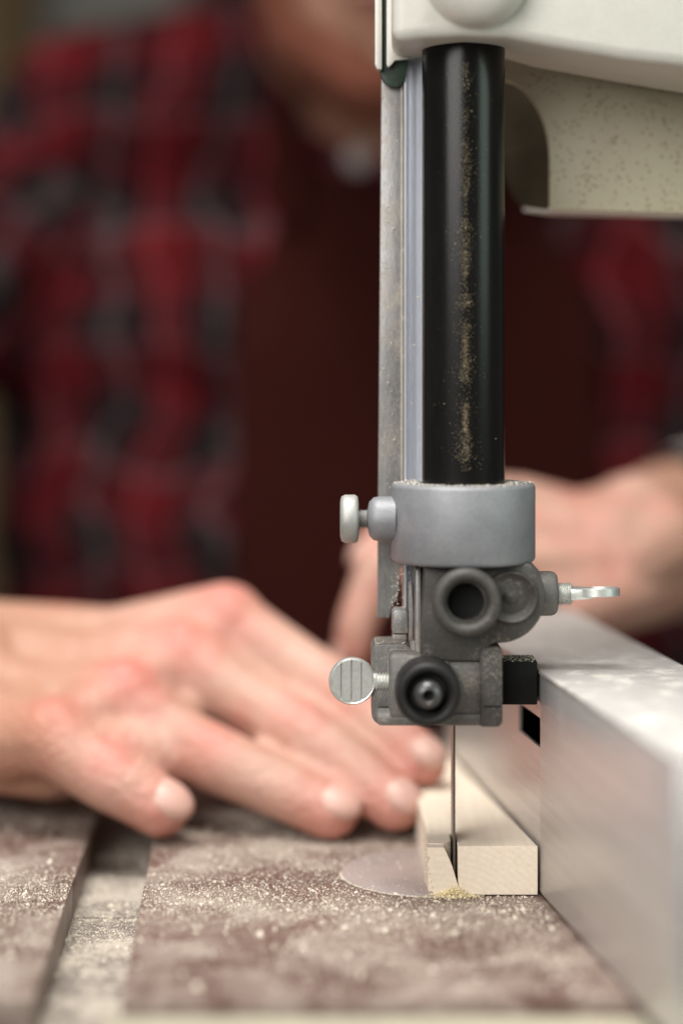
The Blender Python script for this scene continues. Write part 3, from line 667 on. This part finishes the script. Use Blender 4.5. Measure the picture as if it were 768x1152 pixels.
# apron: a curved panel over the chest with thickness
bb = nb(); nx, nz = 24, 30; x0, x1 = P(262, 0, 1.0).x, P(672, 0, 1.0).x; G = []
for j in range(nz + 1):
    zz_ = -.26 + (.530) * j / nz; row = []
    wtop = 1.0 if zz_ < .18 else 1 - .45 * ((zz_ - .18) / .09)
    for i in range(nx + 1):
        u = (i / nx * 2 - 1) * wtop; xx = (x0 + x1) / 2 + u * (x1 - x0) / 2; dx = abs(xx - TXC)
        yy = TYC - .128 - .003 * math.sin(xx * 60 + zz_ * 9) + (0 if dx < .10 else (dx - .10) ** 2 * 8)
        if zz_ > .17: yy += (zz_ - .17) * .35
        row.append(bb.verts.new((xx, yy, zz_)))
    G.append(row)
for j in range(nz):
    for i in range(nx): bb.faces.new((G[j][i], G[j][i + 1], G[j + 1][i + 1], G[j + 1][i]))
bmesh.ops.recalc_face_normals(bb, faces=bb.faces); bmesh.ops.solidify(bb, geom=bb.faces[:], thickness=.003)
ap = obj('apron', bb, M['apron'], person, 60)
bm = nb(); q = P(402, 182, 1.0)
for s_ in (-1, 1):
    pts_ = [Vector((TXC + s_ * .055, TYC - .112, .232)), Vector((TXC + s_ * .062, TYC - .095, .285)), Vector((TXC + s_ * .06, TYC - .04, .325))]
    bm = nb()
    for a, c in zip(pts_, pts_[1:]): rcone(bm, a, c, .010, .010)
    fuse('neck_strap', bm, M['apron'], ap, .003, 2)
b = nb(); lathe(b, [(0, .007), (.003, .007), (.004, .005)], (q.x, .985, q.z), (0, -1, 0), 24); 
obj('button', b, M['button'], person, 60)

# ================================================================== BACKDROP
bm = nb(); box(bm, -2.2, 2.2, 2.6, 2.7, -1.0, 2.2); tag(obj('back_wall', bm, M['backwall'], None, 0), kind='structure')
bm = nb(); box(bm, -.33, -.17, 2.2, 2.25, .44, 1.2, .003); tag(obj('pale_panel', bm, M['backpale'], None, 0), 'pale grey panel far behind the shoulder', 'panel')
bm = nb(); box(bm, P(-60, 0, 2.0).x, P(26, 0, 2.0).x, 2.0, 2.06, -.3, 1.3, .003); tag(obj('wooden_post', bm, M['backwood'], None, 0), 'upright brown wooden post behind the shoulder at the left edge', 'post')

# ================================================================== LIGHT
def area(name, loc, tgt, size, power, col, spread):
    l = bpy.data.lights.new(name, 'AREA'); l.shape = 'RECTANGLE'; l.size = size[0]; l.size_y = size[1]; l.energy = power; l.color = col; l.spread = math.radians(spread)
    o = bpy.data.objects.new(name, l); C.objects.link(o); o.location = loc
    o.rotation_euler = (Vector(tgt) - Vector(loc)).to_track_quat('-Z', 'Y').to_euler(); return o
area('overhead_lamp', (-.12, .42, 1.20), (.02, .58, 0), (.8, .5), 4.6, (1, .975, .93), 75)
area('front_lamp', (-.34, -.10, .46), (.03, .60, .08), (.6, .45), 2.7, (1, .98, .95), 120)  # added fill for the front faces, set close to leave the person dim
area('side_lamp', (.9, .0, .45), (.05, .6, .1), (.5, .5), 1.3, (.80, 1, .89), 120)
w = bpy.data.worlds.new('World'); sc.world = w; w.use_nodes = True
w.node_tree.nodes['Background'].inputs[0].default_value = (1, .96, .93, 1); w.node_tree.nodes['Background'].inputs[1].default_value = .10

# ================================================================== CAMERA
cd = bpy.data.cameras.new('camera'); cam = bpy.data.objects.new('camera', cd); C.objects.link(cam)
cam.location = (0, 0, CH); cam.rotation_euler = (math.radians(90), 0, 0)
cd.sensor_fit = 'VERTICAL'; cd.sensor_height = 36; cd.sensor_width = 24; cd.lens = 36 * F / 1152
cd.shift_y = -(576 - HY) / 1152; cd.shift_x = 0
cd.clip_start = .01; cd.clip_end = 50
cd.dof.use_dof = True; cd.dof.focus_distance = .5925; cd.dof.aperture_fstop = 2.5; cd.dof.aperture_blades = 0
sc.camera = cam
sc.view_settings.view_transform = 'Standard'; sc.view_settings.look = 'None'; sc.view_settings.exposure = .12; sc.view_settings.gamma = 1
sc.render.film_transparent = False
